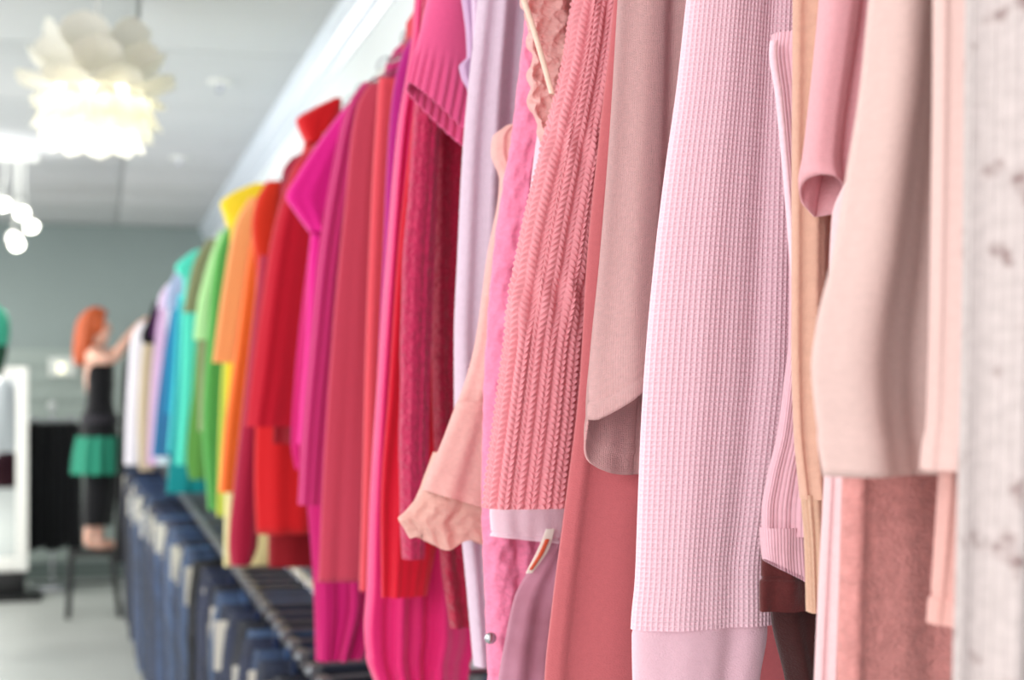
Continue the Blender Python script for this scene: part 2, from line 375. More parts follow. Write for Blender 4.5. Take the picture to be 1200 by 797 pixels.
# ------------------------------------------------------------------ track light
YT = 9.1; tb = at(12, 186, YT)
t = thing('track_light', 'white ceiling track light with swivelling lit spot heads', 'lamp', (tb.x, YT, CEIL - 0.012))
MB().box((tb.x - 0.75, YT - 0.02, CEIL - 0.05), (tb.x + 0.16, YT + 0.02, CEIL - 0.012), 0.004).build('track', whitem, t)
spotglow = plain('spot_glow', (255, 252, 240), 0.5, emit=9)
for px, py, jx in ((4, 240, -0.02), (26, 250, 0.0), (37, 266, 0.05), (20, 287, 0.03), (-25, 262, 0.0)):
    p = at(px, py, YT + random.uniform(-0.1, 0.1)); d = Vector((0.25 + jx, -0.75, -0.6)).normalized(); top = Vector((tb.x + (p.x - tb.x) * 0.7, YT, CEIL - 0.05))
    b0 = p - d * 0.11
    h = MB().tube([b0, b0 + d * 0.02, p - d * 0.03, p], [0.02, 0.036, 0.042, 0.046], 16).build('spot_head', whitem, t)
    MB().tube([p + d * 0.001, p + d * 0.004], 0.036, 16).build('lit_lens', spotglow, h)
    MB().tube([top, Vector((top.x, top.y, (top.z + b0.z) / 2)), b0 + d * 0.03], 0.006, 8).build('stem', whitem, t)
    sl_ = bpy.data.lights.new('spot_lamp', 'SPOT'); sl_.energy = 8; sl_.spot_size = 1.9; sl_.color = (1, 0.97, 0.9); sl_.shadow_soft_size = 0.04
    so = bpy.data.objects.new('spot_lamp', sl_); C.objects.link(so); so.location = p + d * 0.02; so.rotation_euler = d.to_track_quat('-Z', 'Y').to_euler()
up = bpy.data.lights.new('uplight', 'SPOT'); up.energy = 13; up.spot_size = 2.4; up.spot_blend = 1.0; up.shadow_soft_size = 0.05
uo = bpy.data.objects.new('uplight', up); C.objects.link(uo); uo.location = (tb.x - 0.05, YT - 0.35, CEIL - 0.45); uo.rotation_euler = (PI, 0, 0)
# ------------------------------------------------------------------ back of the shop
t = thing('standing_mirror', 'tall standing mirror in wide white frame on black foot', 'mirror', (-0.85, 11.8, 0))
Ym = 11.8; a = at(33, 430, Ym); b = at(31, 669, Ym); x1 = a.x; x0 = x1 - 0.62; zt = a.z; zb = b.z; fw = 0.085
MB().box((x0, Ym - 0.02, zb), (x0 + fw, Ym + 0.03, zt), 0.006).box((x1 - fw, Ym - 0.02, zb), (x1, Ym + 0.03, zt), 0.006).box((x0 + fw, Ym - 0.02, zt - fw), (x1 - fw, Ym + 0.03, zt), 0.006).box((x0 + fw, Ym - 0.02, zb), (x1 - fw, Ym + 0.03, zb + fw * 1.2), 0.006).build('frame', whitem, t)
MB().box((x0 + fw, Ym + 0.0, zb + fw), (x1 - fw, Ym + 0.012, zt - fw)).build('mirror_glass', plain('mirror_silver', (215, 220, 218), 0.03, metal=1), t, False)
MB().box((x0 - 0.05, Ym - 0.22, 0.0), (x1 + 0.10, Ym + 0.2, 0.035), 0.008).box((x0 + 0.02, Ym - 0.05, 0.03), (x1 - 0.02, Ym + 0.05, zb - 0.002), 0.006).build('foot', blackm, t)
# a white blouse and dark bag on a stand, seen in the mirror
t = thing('white_blouse', 'white blouse reflected in the standing mirror', 'blouse', (-0.83, 9.5, 1.5)); wf = fabric((232, 236, 244), 'jersey')
tube('body', t, wf, 9.5, [(1.62, -0.86, -0.80), (1.56, -0.93, -0.72), (1.3, -0.97, -0.70), (1.0, -0.99, -0.68)], world=True, th=0.08, nu=36, nv=20, nf=0.01)
t = thing('shoulder_bag', 'dark plum shoulder bag reflected low in the standing mirror', 'bag', (-0.83, 9.3, 0.8))
tube('pouch', t, fabric((60, 20, 34), 'jersey'), 9.3, [(0.98, -0.86, -0.75), (0.9, -0.95, -0.66), (0.72, -0.96, -0.63), (0.66, -0.9, -0.7)], world=True, th=0.06, nu=30, nv=14)
MB().tube([(-0.88, 9.3, 0.96), (-0.84, 9.3, 1.3), (-0.8, 9.3, 1.5), (-0.76, 9.3, 1.3), (-0.72, 9.3, 0.96)], 0.01).build('strap', blackm, t)
# wall box
p0 = at(57, 419, YB - 0.03); p1 = at(90, 441, YB - 0.03)
t = thing('wall_control_box', 'white wall box with small glowing square on the slatwall', 'wall box', ((p0.x + p1.x) / 2, YB, (p0.z + p1.z) / 2))
MB().box((p0.x, YB - 0.06, p1.z), (p1.x, YB - 0.018, p0.z), 0.008).build('housing', plain('box_grey_white', (222, 226, 220), 0.5), t)
q0 = at(67, 425, YB - 0.06); q1 = at(77, 438, YB - 0.06)
MB().box((q0.x, YB - 0.068, q1.z), (q1.x, YB - 0.058, q0.z), 0.004).build('lit_window', plain('indicator_glow', (255, 252, 225), 0.5, emit=0.75), t)
# black skirts on a short rack
Yr = 12.35; zr = at(60, 493, Yr).z
t = thing('floor_rack', 'low chrome rack with ball ends and centre finial against slatwall', 'rack', (-0.3, Yr, 0))
xa = at(39, 490, Yr).x; xb = at(84, 490, Yr).x; xc = at(61, 490, Yr).x
MB().tube([(xa, Yr, zr), (xb, Yr, zr)], 0.012, 10).build('bar', chrome, t)
for x in (xa, xb): MB().ball((x, Yr - 0.0, zr + 0.01), 0.028).build('ball_end', chrome, t)
MB().tube([(xc, Yr, 0.03), (xc, Yr, zr + 0.09)], 0.012, 10).build('post', chrome, t)
MB().ball((xc, Yr, zr + 0.115), 0.036).build('finial', plain('pearl_ball', (220, 224, 224), 0.3), t)
MB().box((xa - 0.02, Yr - 0.2, 0), (xb + 0.02, Yr + 0.2, 0.025), 0.005).build('foot', chrome, t)
for k in range(7):
    x = xa - 0.03 + k * (xb - xa + 0.06) / 6; yy = Yr - 0.10 + 0.02 * (k % 2)
    t = thing('black_skirt', 'long black skirt hanging in the row on the low rack', 'skirt', (x, yy, zr), 'black skirts on the low rack')
    tube('cloth', t, fabric((13, 14, 18), 'jersey'), yy, [(zr - 0.015, x - 0.03, x + 0.035), (zr - 0.1, x - 0.045, x + 0.045), (0.6, x - 0.055, x + 0.05), (0.30 + 0.02 * (k % 3), x - 0.055, x + 0.055)], world=True, th=0.05, nu=30, nv=16, nf=0.008, seed=k)
# teal garment at the left frame edge
t = thing('teal_jacket', 'teal and dark green jacket cut by the left frame edge', 'jacket', (-0.55, 8.9, 1.95))
tube('shoulder', t, fabric((60, 160, 130), 'satin'), 8.9, [(358, -40, 0), (366, -46, 7), (380, -46, 12), (398, -46, 11), (405, -44, 9)], ext=False, th=0.05, nu=30, nv=16)
tube('lower_part', t, fabric((30, 70, 50), 'satin'), 8.92, [(396, -44, 9), (410, -46, 9), (425, -46, 6), (440, -46, 3)], ext=False, th=0.05, nu=30, nv=16)
# ------------------------------------------------------------------ stitch relief
def waffle_disp(u, v, c, s, z):
    ce = 0.0031
    a = np.abs(np.sin(PI * u / ce)); b = np.abs(np.sin(PI * v / ce))
    return 0.0015 * np.maximum(1 - a, 0.95 * (1 - b))
def stitch(u, v, w=0.0042, h=0.0036):
    f = np.mod(u / w, 1.0); s = np.abs(f - 0.5) * 2
    leg = np.sin(PI * np.clip(s, 0, 1)) ** 0.6; ph = 0.5 + 0.5 * np.cos(2 * PI * (v / h - s * 1.0))
    return leg * (0.30 + 0.70 * ph)
def cable_disp_factory(zc):
    def f(u, v, c, s, z):
        st = stitch(u, v, 0.0080, 0.0046) * 0.0030
        low = 1 / (1 + np.exp((z - zc) / 0.004))                       # 1 in the ribbed lower part
        rib = np.clip(np.abs(np.sin(PI * u / 0.0080)) * 1.25, 0, 1) ** 0.8 * 0.0030
        P = 0.012 * 2; rope = np.abs(np.sin(PI * (u + 0.0030) / 0.0160)) ** 0.55 * 0.0062
        tw = 0.0022 * np.sin(2 * PI * (v / 0.052 + u / 0.016)) * np.exp(-((np.mod(v - 0.105, 0.11) - 0.055) / 0.016) ** 2)
        return st + low * rib + (1 - low) * (rope + tw)
    return f
def rib_disp(per, amp, zlo=None, zhi=None):
    def f(u, v, c, s, z):
        m = 1.0
        if zhi is not None: m = 1 / (1 + np.exp((z - zhi) / 0.004))
        return amp * (0.5 + 0.5 * np.cos(2 * PI * u / per)) ** 0.7 * m
    return f
# ------------------------------------------------------------------ the tops, nearest first (rows: photo y, left x, right x)
G = garment
G('cardigan', 'off-white slubby knit with grey flecks at the right frame edge', 'cardigan', 0.50, fabric((206, 192, 190), 'slub', 0.08, 0.1, speck=(140, 112, 110)),
  [('sleeve', [(-60, 1143, 1300), (0, 1142, 1300), (300, 1139, 1295), (560, 1134, 1290), (797, 1127, 1285), (900, 1125, 1285)], dict(near=0) if False else dict(folds=[(-0.55, .12, .006, 0), (-.15, .15, -.006, .1)]))], 1.2, near=True)
lp = fabric((226, 190, 184), 'jersey', 0.03)
G('t_shirt', 'pale pink jersey shirt with two stepped hems beside the off-white knit', 't-shirt', 0.555, lp,
  [('sleeve', [(-60, 1101, 1170), (0, 1101, 1170), (300, 1098, 1165), (480, 1094, 1160), (551, 1089, 1155)], dict(seam=0.014, folds=[(-.4, .2, .003, 0)])),
   ('hem_panel', [(500, 1112, 1180), (560, 1107, 1175), (640, 1102, 1170), (732, 1096, 1165)], dict(dY=0.022, ext=False, seam=0.012, mat=fabric((224, 168, 160), 'jersey', 0.05)))], 1.5, near=True, lead=0.05)
G('jersey_shirt', 'pale peach jersey top with bent wide sleeve and straight stitched hem', 'top', 0.605, fabric((230, 198, 192), 'jersey', 0.03, 0.18),
  [('sleeve', [(-60, 1028, 1150), (0, 1022, 1148), (100, 1012, 1146), (200, 996, 1140), (300, 979, 1136), (380, 960, 1134), (430, 954, 1133), (480, 958, 1132), (558, 970, 1130)], dict(th=0.010, seam=0.018, folds=[(-.5, .28, .006, 0.02), (.30, .30, -.008, 0.0)], nf=0.002, solid=0.001))], 1.56, near=True, lead=0.06)
G('fleece_jumper', 'heathered rose pink fleece jumper showing below the peach hem', 'jumper', 0.67, fabric((216, 146, 142), 'fleece', 0.12),
  [('front_panel', [(-60, 1090, 1300), (100, 1060, 1280), (240, 1010, 1260), (420, 992, 1260), (560, 986, 1255), (797, 979, 1250), (960, 975, 1250)], dict(th=0.012, nf=0.003, folds=[(-.92, .05, .005, 0)]))], 1.25, body=False, near=True)
G('cardigan', 'pale pink cardigan edge with doubled placket folds', 'cardigan', 0.705, fabric((238, 198, 202), 'jersey', 0.03),
  [('placket', [(-60, 1066, 1090), (0, 1062, 1085), (150, 1030, 1048), (215, 992, 1006), (250, 978, 993), (400, 972, 990), (555, 968, 990), (650, 963, 988), (797, 956, 984), (960, 950, 980)], dict(th=0.006, nf=0.001, folds=[(-.1, .25, .004, 0)])),
   ('front_panel', [(-60, 1085, 1140), (100, 1050, 1130), (215, 1006, 1100), (260, 990, 1100), (555, 978, 1100), (797, 970, 1095), (960, 965, 1095)], dict(dY=0.014, th=0.007, nf=0.002, mat=fabric((232, 172, 180), 'jersey', 0.03)))], 1.25, body=False, near=True)
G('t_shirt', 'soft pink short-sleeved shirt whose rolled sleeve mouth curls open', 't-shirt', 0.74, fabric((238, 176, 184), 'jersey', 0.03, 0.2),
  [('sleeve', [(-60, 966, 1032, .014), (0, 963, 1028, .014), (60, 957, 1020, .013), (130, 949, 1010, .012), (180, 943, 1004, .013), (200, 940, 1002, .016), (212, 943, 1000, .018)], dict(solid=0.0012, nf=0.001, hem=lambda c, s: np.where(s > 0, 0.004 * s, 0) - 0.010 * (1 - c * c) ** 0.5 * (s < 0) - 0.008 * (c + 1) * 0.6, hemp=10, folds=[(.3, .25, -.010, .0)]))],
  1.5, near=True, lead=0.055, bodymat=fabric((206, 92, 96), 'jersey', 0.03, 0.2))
G('jumper', 'tan fine-knit jumper with narrow hanging sleeve and ribbed cuff', 'jumper', 0.785, fabric((214, 166, 146), 'fleece', 0.05, depth=0.0006),
  [('sleeve', [(-60, 930, 992), (0, 930, 990), (200, 929, 985), (400, 929, 982), (500, 932, 978), (585, 941, 975)], dict(th=0.009, nf=0.0015, folds=[(-.3, .25, .003, 0), (.5, .3, -.006, 0)])),
   ('cuff', [(580, 942, 974), (640, 947, 972), (718, 950, 970)], dict(ext=False, th=0.008, disp=rib_disp(0.0034, 0.0009), nu=240, nf=0.001, mat=fabric((210, 168, 144), 'jersey')))], 1.5, near=True, lead=0.04)
pk = fabric((240, 188, 202), 'rib', 0.03, 0.15, cell=0.0019)
G('ribbed_shirt', 'light pink fine-rib top with piped edge beside the waffle sleeve', 'top', 0.825, pk,
  [('sleeve', [(40, 906, 975), (60, 904, 975), (110, 910, 975), (200, 918, 975), (330, 926, 975), (400, 925, 975), (450, 919, 975), (510, 911, 975), (560, 899, 972), (600, 893, 970), (628, 893, 968)], dict(ext=False, th=0.010, nf=0.002, folds=[(-.4, .3, .004, .3)])),
   ('cuff', [(618, 892, 968), (640, 893, 968), (655, 895, 968)], dict(ext=False, th=0.013, nf=0.001, dY=0.0, hem=lambda c, s: -0.010 * (c + 1), hemp=1.5, solid=0.001)),
   ('piping', [(48, 903, 911), (60, 902, 910), (110, 909, 916), (200, 918, 924), (330, 929, 935)], dict(ext=False, th=0.003, dY=-0.012, nf=0, nu=20, mat=fabric((244, 206, 218), 'jersey')))], 1.5, near=True, lead=0.03)
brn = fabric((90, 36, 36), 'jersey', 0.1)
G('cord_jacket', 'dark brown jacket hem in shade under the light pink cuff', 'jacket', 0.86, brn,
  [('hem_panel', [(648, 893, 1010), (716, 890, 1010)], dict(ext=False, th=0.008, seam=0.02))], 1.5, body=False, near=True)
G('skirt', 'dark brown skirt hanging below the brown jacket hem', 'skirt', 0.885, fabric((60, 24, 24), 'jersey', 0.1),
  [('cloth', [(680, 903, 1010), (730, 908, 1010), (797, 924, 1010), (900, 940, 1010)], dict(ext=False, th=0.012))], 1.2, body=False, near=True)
# waffle-knit sleeve, the sharpest thing in the picture
wm = fabric((246, 208, 220), 'waffle', 0.02, 0.10)
G('thermal_shirt', 'pale pink waffle-knit thermal top with long sleeve and smooth cuff', 'top', 0.915, wm,
  [('sleeve', [(-110, 822, 940), (-60, 815, 937), (0, 808, 935), (100, 797, 932), (200, 783, 931), (300, 771, 930), (420, 760, 928), (500, 755, 921), (600, 751, 909), (680, 748, 900), (722, 744, 901), (738, 743, 901)],
    dict(nu=500, nv=1000, cut=at(760, -30, 0.915).z, th=0.013, nf=0.0012, disp=waffle_disp, folds=[(-.25, .45, .002, -.05), (.40, .38, -.0045, -.12), (.80, .25, .002, -.05)])),
   ('cuff', [(733, 744, 898), (745, 741, 898), (797, 742, 890), (900, 748, 880)], dict(ext=False, th=0.012, nf=0.001, nv=60, folds=[(-.2, .3, .002, 0), (.4, .2, -.004, 0)], mat=fabric((242, 200, 214), 'jersey', 0.02)))], 1.52, near=True, lead=0.06)
G('fine_knit_cardigan', 'dusty pink fine-knit cardigan with sleeve mouth curling open', 'cardigan', 0.985, fabric((246, 188, 188), 'fineknit', 0.05),
  [('sleeve', [(-60, 729, 838, .014), (0, 725, 836, .014), (150, 716, 834, .015), (300, 704, 832, .018), (400, 694, 832, .024), (455, 690, 832, .030), (492, 690, 832, .032)],
    dict(nv=220, nu=160, nf=0.002, solid=0.0016, seam=0.012, hemp=5, folds=[(.0, .16, -.007, .08), (.28, .2, .003, 0), (-.35, .3, .004, 0)],
         hem=lambda c, s: np.where(s > 0, 0.036 * np.clip((c + 0.95), 0, 2) * s ** 0.6 if False else 0.036 * np.clip(c + 0.95, 0, 2) * np.clip(s, 0, 1) ** 0.5, -0.040 * np.clip(-s, 0, 1) ** 0.7)))], 1.2, near=True, lead=0.05,
  body=False)
G('jumper', 'plain rose pink smooth-knit jumper behind the dusty pink sleeve', 'jumper', 1.045, fabric((200, 104, 110), 'jersey', 0.03),
  [('body', [(-60, 722, 930), (0, 719, 930), (150, 703, 930), (300, 688, 930), (450, 679, 930), (600, 661, 930), (700, 648, 930), (797, 638, 930), (1100, 630, 930)], dict(th=0.012, nf=0.003, folds=[(-.9, .04, .004, 0)], ext=True))], 1.2, body=False, near=True)
ZC = at(600, 388, 1.09).z
G('cable_knit_sweater', 'salmon pink cable-knit sweater with thick ribbed sleeve end', 'sweater', 1.09, fabric((248, 164, 174), 'yarn', 0.05, 0.12),
  [('sleeve', [(-90, 702, 752), (0, 682, 730), (60, 673, 722), (170, 646, 710), (280, 619, 698), (390, 600, 684), (500, 585, 675), (560, 577, 668), (596, 573, 664)],
    dict(nu=420, nv=1000, cut=at(690, -30, 1.09).z, th=0.014, nf=0.001, disp=cable_disp_factory(ZC), solid=0))], 1.62, near=True, lead=0.05)
G('ruffled_blouse', 'dusty pink crinkled blouse with cream-edged ruffled neckline', 'blouse', 1.125, fabric((248, 194, 190), 'crinkle', 0.06, 0.3),
  [('ruffle', [(-60, 590, 660), (-10, 600, 668), (15, 612, 672), (40, 620, 670), (70, 622, 668), (85, 616, 668), (110, 618, 664), (140, 628, 660), (175, 636, 652), (205, 640, 648)], dict(ext=False, th=0.012, nf=0.004, freq=2, nu=200, nv=260, wob=0.002, crump=(0.0045, 0.04))),
   ('ruffle', [(-60, 628, 690), (0, 636, 680), (60, 644, 676), (110, 646, 668), (150, 648, 664)], dict(ext=False, th=0.010, dY=0.02, nf=0.004, crump=(0.005, 0.03), nv=200, mat=fabric((236, 160, 162), 'crinkle', 0.06, 0.3))),
   ('ruffle', [(178, 636, 650), (186, 631, 652), (200, 637, 650), (225, 641, 652), (260, 645, 650)], dict(ext=False, th=0.006, nf=0.004, crump=(0.003, 0.02))),
   ('trim', [(-60, 598, 606), (-10, 608, 615), (30, 621, 627), (70, 633, 639), (110, 644, 650)], dict(ext=False, th=0.003, dY=-0.032, nf=0, nu=20, mat=fabric((236, 208, 190), 'satin'), label='cream satin ruffle trim'))], 1.5, lead=0.06, near=True)
G('satin_blouse', 'very pale pink satin top behind the ruffled blouse', 'top', 1.155, fabric((246, 200, 218), 'satin', 0.02, 0.2, rough=0.5),
  [('front_panel', [(40, 640, 700), (110, 636, 700), (180, 626, 700), (260, 617, 690), (330, 610, 690), (420, 606, 690), (560, 590, 690)], dict(th=0.01, nf=0.003))], 1.5, lead=0.05, near=True)
dp = fabric((252, 158, 186), 'denim', 0.08)
G('trousers', 'pale pink cotton trousers with waistband and open slanted pocket', 'trousers', 1.19, dp,
  [('waistband', [(586, 574, 665), (600, 574, 664), (628, 576, 662)], dict(ext=False, th=0.010, nf=0.001, seam=0.003, hem=lambda c, s: -0.004 * (c + 1), hemp=1, mat=fabric((242, 210, 224), 'jersey', 0.02))),
   ('pocket_panel', [(612, 652, 700), (630, 645, 700), (660, 625, 700), (700, 603, 695), (750, 592, 690), (797, 584, 690), (900, 575, 690)], dict(ext=False, th=0.010, nf=0.003)),
   ('price_tag', [(620, 640, 650), (640, 632, 645), (672, 616, 624)], dict(ext=False, th=0.0008, dY=-0.014, nf=0, mat=plain('tag_paper', (240, 232, 222), 0.6), label='white price tag')),
   ('tag_stripe', [(632, 639, 644), (648, 632, 637), (668, 620, 624)], dict(ext=False, th=0.0008, dY=-0.0165, nf=0, mat=plain('tag_orange', (214, 86, 50), 0.6), label='orange stripe on the tag'))], 1.2, lead=0.07, near=True)
bp = fabric((242, 136, 172), 'crinkle', 0.10, 0.1, depth=0.004)
jt = G('denim_jacket', 'bright pink crinkled cotton jacket with metal snap near its hem', 'jacket', 1.225, bp,
  [('sleeve', [(-60, 625, 690), (60, 612, 690), (160, 600, 690), (220, 590, 680), (300, 579, 680), (400, 571, 680), (500, 567, 680), (600, 566, 680), (700, 570, 680), (797, 573, 680), (900, 574, 680)], dict(th=0.014, nf=0.003, freq=3, nu=160, nv=220, crump=(0.0022, 0.045), folds=[(-.5, .1, .006, 0.1), (-.15, .12, -.010, -.3)]))], 1.2, lead=0.05, near=True)
sp = at(575, 748, 1.205)
MB().ball((sp.x, sp.y, sp.z), 0.005, (1, .5, 1)).build('snap_button', chrome, jt)
G('chiffon_blouse', 'peach chiffon blouse with tiered ruffle at the sleeve end', 'blouse', 1.29, fabric((250, 200, 194), 'chiffon', 0.03, 0.35),
  [('sleeve', [(148, 592, 612), (160, 578, 612), (178, 576, 612), (210, 586, 615), (300, 571, 620), (400, 557, 620), (440, 547, 620), (480, 533, 620), (540, 512, 620)], dict(ext=False, th=0.016, nf=0.003, hem=lambda c, s: -0.012 * (c + 1), hemp=4)),
   ('ruffle', [(470, 536, 620), (520, 517, 618), (560, 500, 615), (574, 495, 612)], dict(ext=False, th=0.018, dY=-0.010, nf=0.002, solid=0.0004, nu=120, hem=lambda c, s: -0.014 * (c + 1), hemp=3)),
   ('ruffle', [(530, 508, 612), (560, 497, 612), (585, 487, 610), (602, 474, 606), (610, 467, 604), (622, 473, 602), (638, 480, 600)], dict(ext=False, th=0.020, dY=0.004, nf=0.0022, freq=3.5, nu=260, nv=120, crump=(0.0010, 0.04), solid=0.0004, hem=lambda c, s: 0.004 * np.sin(7 * c + 1) + 0.004 * (c < -0.8), hemp=4, mat=fabric((252, 214, 204), 'chiffon', 0.03, 0.5)))], 1.45, lead=0.06, near=True)
G('lavender_cardigan', 'long pale lavender knit cardigan beside the peach chiffon blouse', 'cardigan', 1.375, fabric((216, 192, 210), 'fleece', 0.03, depth=0.0009),
  [('sleeve', [(-60, 567, 640), (0, 560, 636), (180, 542, 632), (300, 536, 630), (400, 532, 630), (560, 533, 630), (640, 542, 630), (780, 555, 630)], dict(th=0.016, nf=0.004, folds=[(-.35, .2, .008, 0), (.15, .2, -.010, 0)]))], 1.33, lead=0.05, near=True)
G('camisole', 'lilac top with satin-edged strap beside the raspberry sleeve', 'top', 1.42, fabric((206, 168, 204), 'satin', 0.03, rough=0.5),
  [('strap', [(-80, 534, 556), (0, 541, 560), (40, 546, 562), (66, 547, 562), (78, 538, 562), (92, 541, 562), (106, 548, 562), (200, 552, 562)], dict(ext=False, th=0.006, nf=0.001)),
   ('strap', [(-80, 548, 562), (0, 553, 565), (60, 554, 568)], dict(ext=False, th=0.004, dY=-0.012, nf=0, mat=fabric((232, 200, 226), 'satin', rough=0.4)))], 1.5, lead=0.07, near=True)
ZU = at(500, 62, 1.47).z
G('short_sleeve_sweater', 'raspberry pink sweater with short sleeve and deep ribbed cuff', 'sweater', 1.47, fabric((232, 92, 144), 'jersey', 0.03),
  [('sleeve', [(-120, 524, 590, .03), (-60, 512, 585, .03), (0, 500, 580, .026), (40, 491, 575, .022), (70, 484, 570, .02), (97, 478, 562, .018)], dict(nu=420, nv=260, nf=0.001, freq=1, solid=0.002, disp=rib_disp(0.0075, 0.0026, zhi=ZU), hemp=3, hem=lambda c, s: -0.032 * (c + 1) + np.where(s < 0, -0.006, 0)))], 1.5, near=True, lead=0.08)
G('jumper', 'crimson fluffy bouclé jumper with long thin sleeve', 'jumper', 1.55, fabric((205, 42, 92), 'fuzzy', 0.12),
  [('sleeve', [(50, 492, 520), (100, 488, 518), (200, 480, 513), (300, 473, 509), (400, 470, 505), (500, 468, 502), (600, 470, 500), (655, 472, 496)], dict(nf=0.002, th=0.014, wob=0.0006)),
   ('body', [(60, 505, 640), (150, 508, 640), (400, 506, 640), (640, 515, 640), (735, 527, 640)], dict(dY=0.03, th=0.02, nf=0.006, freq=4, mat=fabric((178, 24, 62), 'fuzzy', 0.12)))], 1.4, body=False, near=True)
G('dress', 'scarlet smooth dress strip between magenta edges', 'dress', 1.64, fabric((214, 14, 46), 'jersey', 0.03),
  [('front_panel', [(60, 492, 560), (200, 476, 560), (300, 466, 560), (450, 456, 550), (600, 446, 520), (700, 447, 500)], dict(nf=0.003))], 1.35, body=False, near=True)
G('tunic', 'hot pink satin tunic with turned-up hem reaching lowest of the magentas', 'tunic', 1.72, fabric((222, 26, 110), 'satin', 0.04, rough=0.55, depth=0.002),
  [('front_panel', [(50, 482, 560), (150, 466, 560), (300, 453, 560), (450, 442, 560), (600, 433, 560), (690, 430, 560), (735, 427, 560), (770, 430, 550), (800, 440, 545)], dict(th=0.022, nf=0.009, freq=3, hem=lambda c, s: -0.012 * (c + 1), folds=[(-.92, .06, .008, 0)], seam=0.035, nv=200)),
   ], 1.2, body=False, near=True)
G('knit_shirt', 'purple-magenta top whose shoulder rises behind the raspberry sleeve', 'top', 1.85, fabric((184, 28, 128), 'jersey'),
  [('sleeve', [(38, 486, 510), (60, 472, 508), (120, 459, 500), (200, 453, 490), (300, 449, 480), (500, 440, 470)], dict(ext=False, nf=0.002))], 1.45)
G('knit_shirt', 'thin coral red top with narrow edge beside rose knit', 'top', 1.98, fabric((228, 78, 92), 'jersey'),
  [('sleeve', [(92, 444, 475), (200, 437, 470), (400, 429, 460), (600, 424, 452), (692, 421, 445)], dict(ext=False, nf=0.002))], 1.4)
G('tunic', 'dusty rose-red straight tunic with flat hem', 'tunic', 2.1, fabric((204, 70, 94), 'jersey', 0.05),
  [('front_panel', [(98, 432, 480), (125, 418, 475), (250, 403, 470), (400, 389, 465), (550, 379, 455), (682, 373, 445)], dict(ext=False, nf=0.002, seam=0.01, solid=0.001, nu=70, nv=80))], 1.35)
G('pleated_cardigan', 'raspberry pleated cardigan with fine slanting ribs', 'cardigan', 2.25, fabric((198, 44, 112), 'jersey'),
  [('sleeve', [(98, 428, 450), (125, 410, 445), (200, 392, 435), (300, 376, 420), (400, 366, 410), (500, 357, 400), (592, 352, 392)], dict(ext=False, nf=0.002, nu=260, nv=100, disp=rib_disp(0.014, 0.004)))], 1.4)
G('short_sleeve_shirt', 'bright magenta top with pointed short sleeve sticking out', 't-shirt', 2.42, fabric((228, 26, 142), 'jersey'),
  [('sleeve', [(128, 402, 430), (150, 385, 425), (180, 364, 420), (205, 348, 415), (232, 335, 410), (245, 343, 405), (272, 362, 398)], dict(ext=False, nf=0.002, th=0.02)),
   ('body', [(140, 405, 460), (272, 364, 450), (400, 358, 440), (520, 348, 430)], dict(ext=False, dY=0.03, nf=0.005, th=0.02))], 1.4, body=False)
G('ribbed_tunic', 'long magenta ribbed tunic hanging past the rose hem', 'tunic', 2.52, fabric((204, 24, 112), 'jersey'),
  [('front_panel', [(300, 365, 450), (400, 356, 450), (500, 352, 450), (600, 362, 450), (700, 369, 450), (774, 371, 424)], dict(ext=False, nf=0.007, freq=3, th=0.02, nu=200, nv=80, disp=rib_disp(0.012, 0.002)))], 1.25, body=False)
G('blouse', 'small hot pink sleeve end beside the red jumper', 'blouse', 2.75, fabric((220, 30, 120), 'jersey'),
  [('sleeve', [(230, 370, 400), (450, 345, 385), (520, 341, 378), (550, 346, 372)], dict(ext=False, nf=0.002))], 1.45)
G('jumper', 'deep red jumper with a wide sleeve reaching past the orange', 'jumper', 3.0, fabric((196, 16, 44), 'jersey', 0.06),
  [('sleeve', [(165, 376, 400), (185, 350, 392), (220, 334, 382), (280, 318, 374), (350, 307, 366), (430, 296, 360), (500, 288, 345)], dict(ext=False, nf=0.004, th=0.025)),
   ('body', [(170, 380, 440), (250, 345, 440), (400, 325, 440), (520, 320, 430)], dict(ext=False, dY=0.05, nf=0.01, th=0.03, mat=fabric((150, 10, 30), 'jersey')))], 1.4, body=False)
G('collared_shirt', 'bright red shirt with collar raised highest against the white wall', 'shirt', 3.12, fabric((214, 22, 30), 'jersey'),
  [('collar', [(117, 388, 400), (128, 364, 400), (141, 347, 398), (152, 350, 392), (168, 358, 380)], dict(ext=False, nf=0.002, th=0.03)),
   ('body', [(160, 358, 430), (300, 330, 430), (480, 300, 430), (560, 298, 425), (626, 300, 420)], dict(ext=False, dY=0.04, nf=0.008, th=0.03, solid=0.001))], 1.3, body=False)
G('blouse', 'dark wine red blouse hem below the bright red hem', 'blouse', 3.26, fabric((140, 8, 24), 'jersey'),
  [('body', [(300, 330, 440), (600, 314, 430), (664, 314, 420)], dict(ext=False, nf=0.006, th=0.03))], 1.2, body=False)
G('cardigan', 'crimson cardigan sleeve end hanging over the cream hem', 'cardigan', 3.38, fabric((170, 22, 60), 'jersey'),
  [('sleeve', [(300, 305, 335), (480, 284, 312), (560, 275, 306), (640, 268, 302), (662, 270, 294)], dict(ext=False, nf=0.003, th=0.025))], 1.4)
G('knit_shirt', 'orange-red top showing a cap sleeve above the orange ones', 'top', 3.6, fabric((222, 52, 26), 'jersey'),
  [('sleeve', [(213, 312, 330), (235, 300, 328), (266, 295, 325), (320, 300, 320), (500, 290, 312)], dict(ext=False, nf=0.002, th=0.02))], 1.45)
G('tunic', 'deep orange long tunic with straight hem', 'tunic', 3.85, fabric((240, 112, 42), 'jersey'),
  [('sleeve', [(225, 306, 325), (300, 291, 316), (400, 277, 308), (500, 263, 302), (577, 256, 296)], dict(ext=False, nf=0.004, th=0.02))], 1.35)
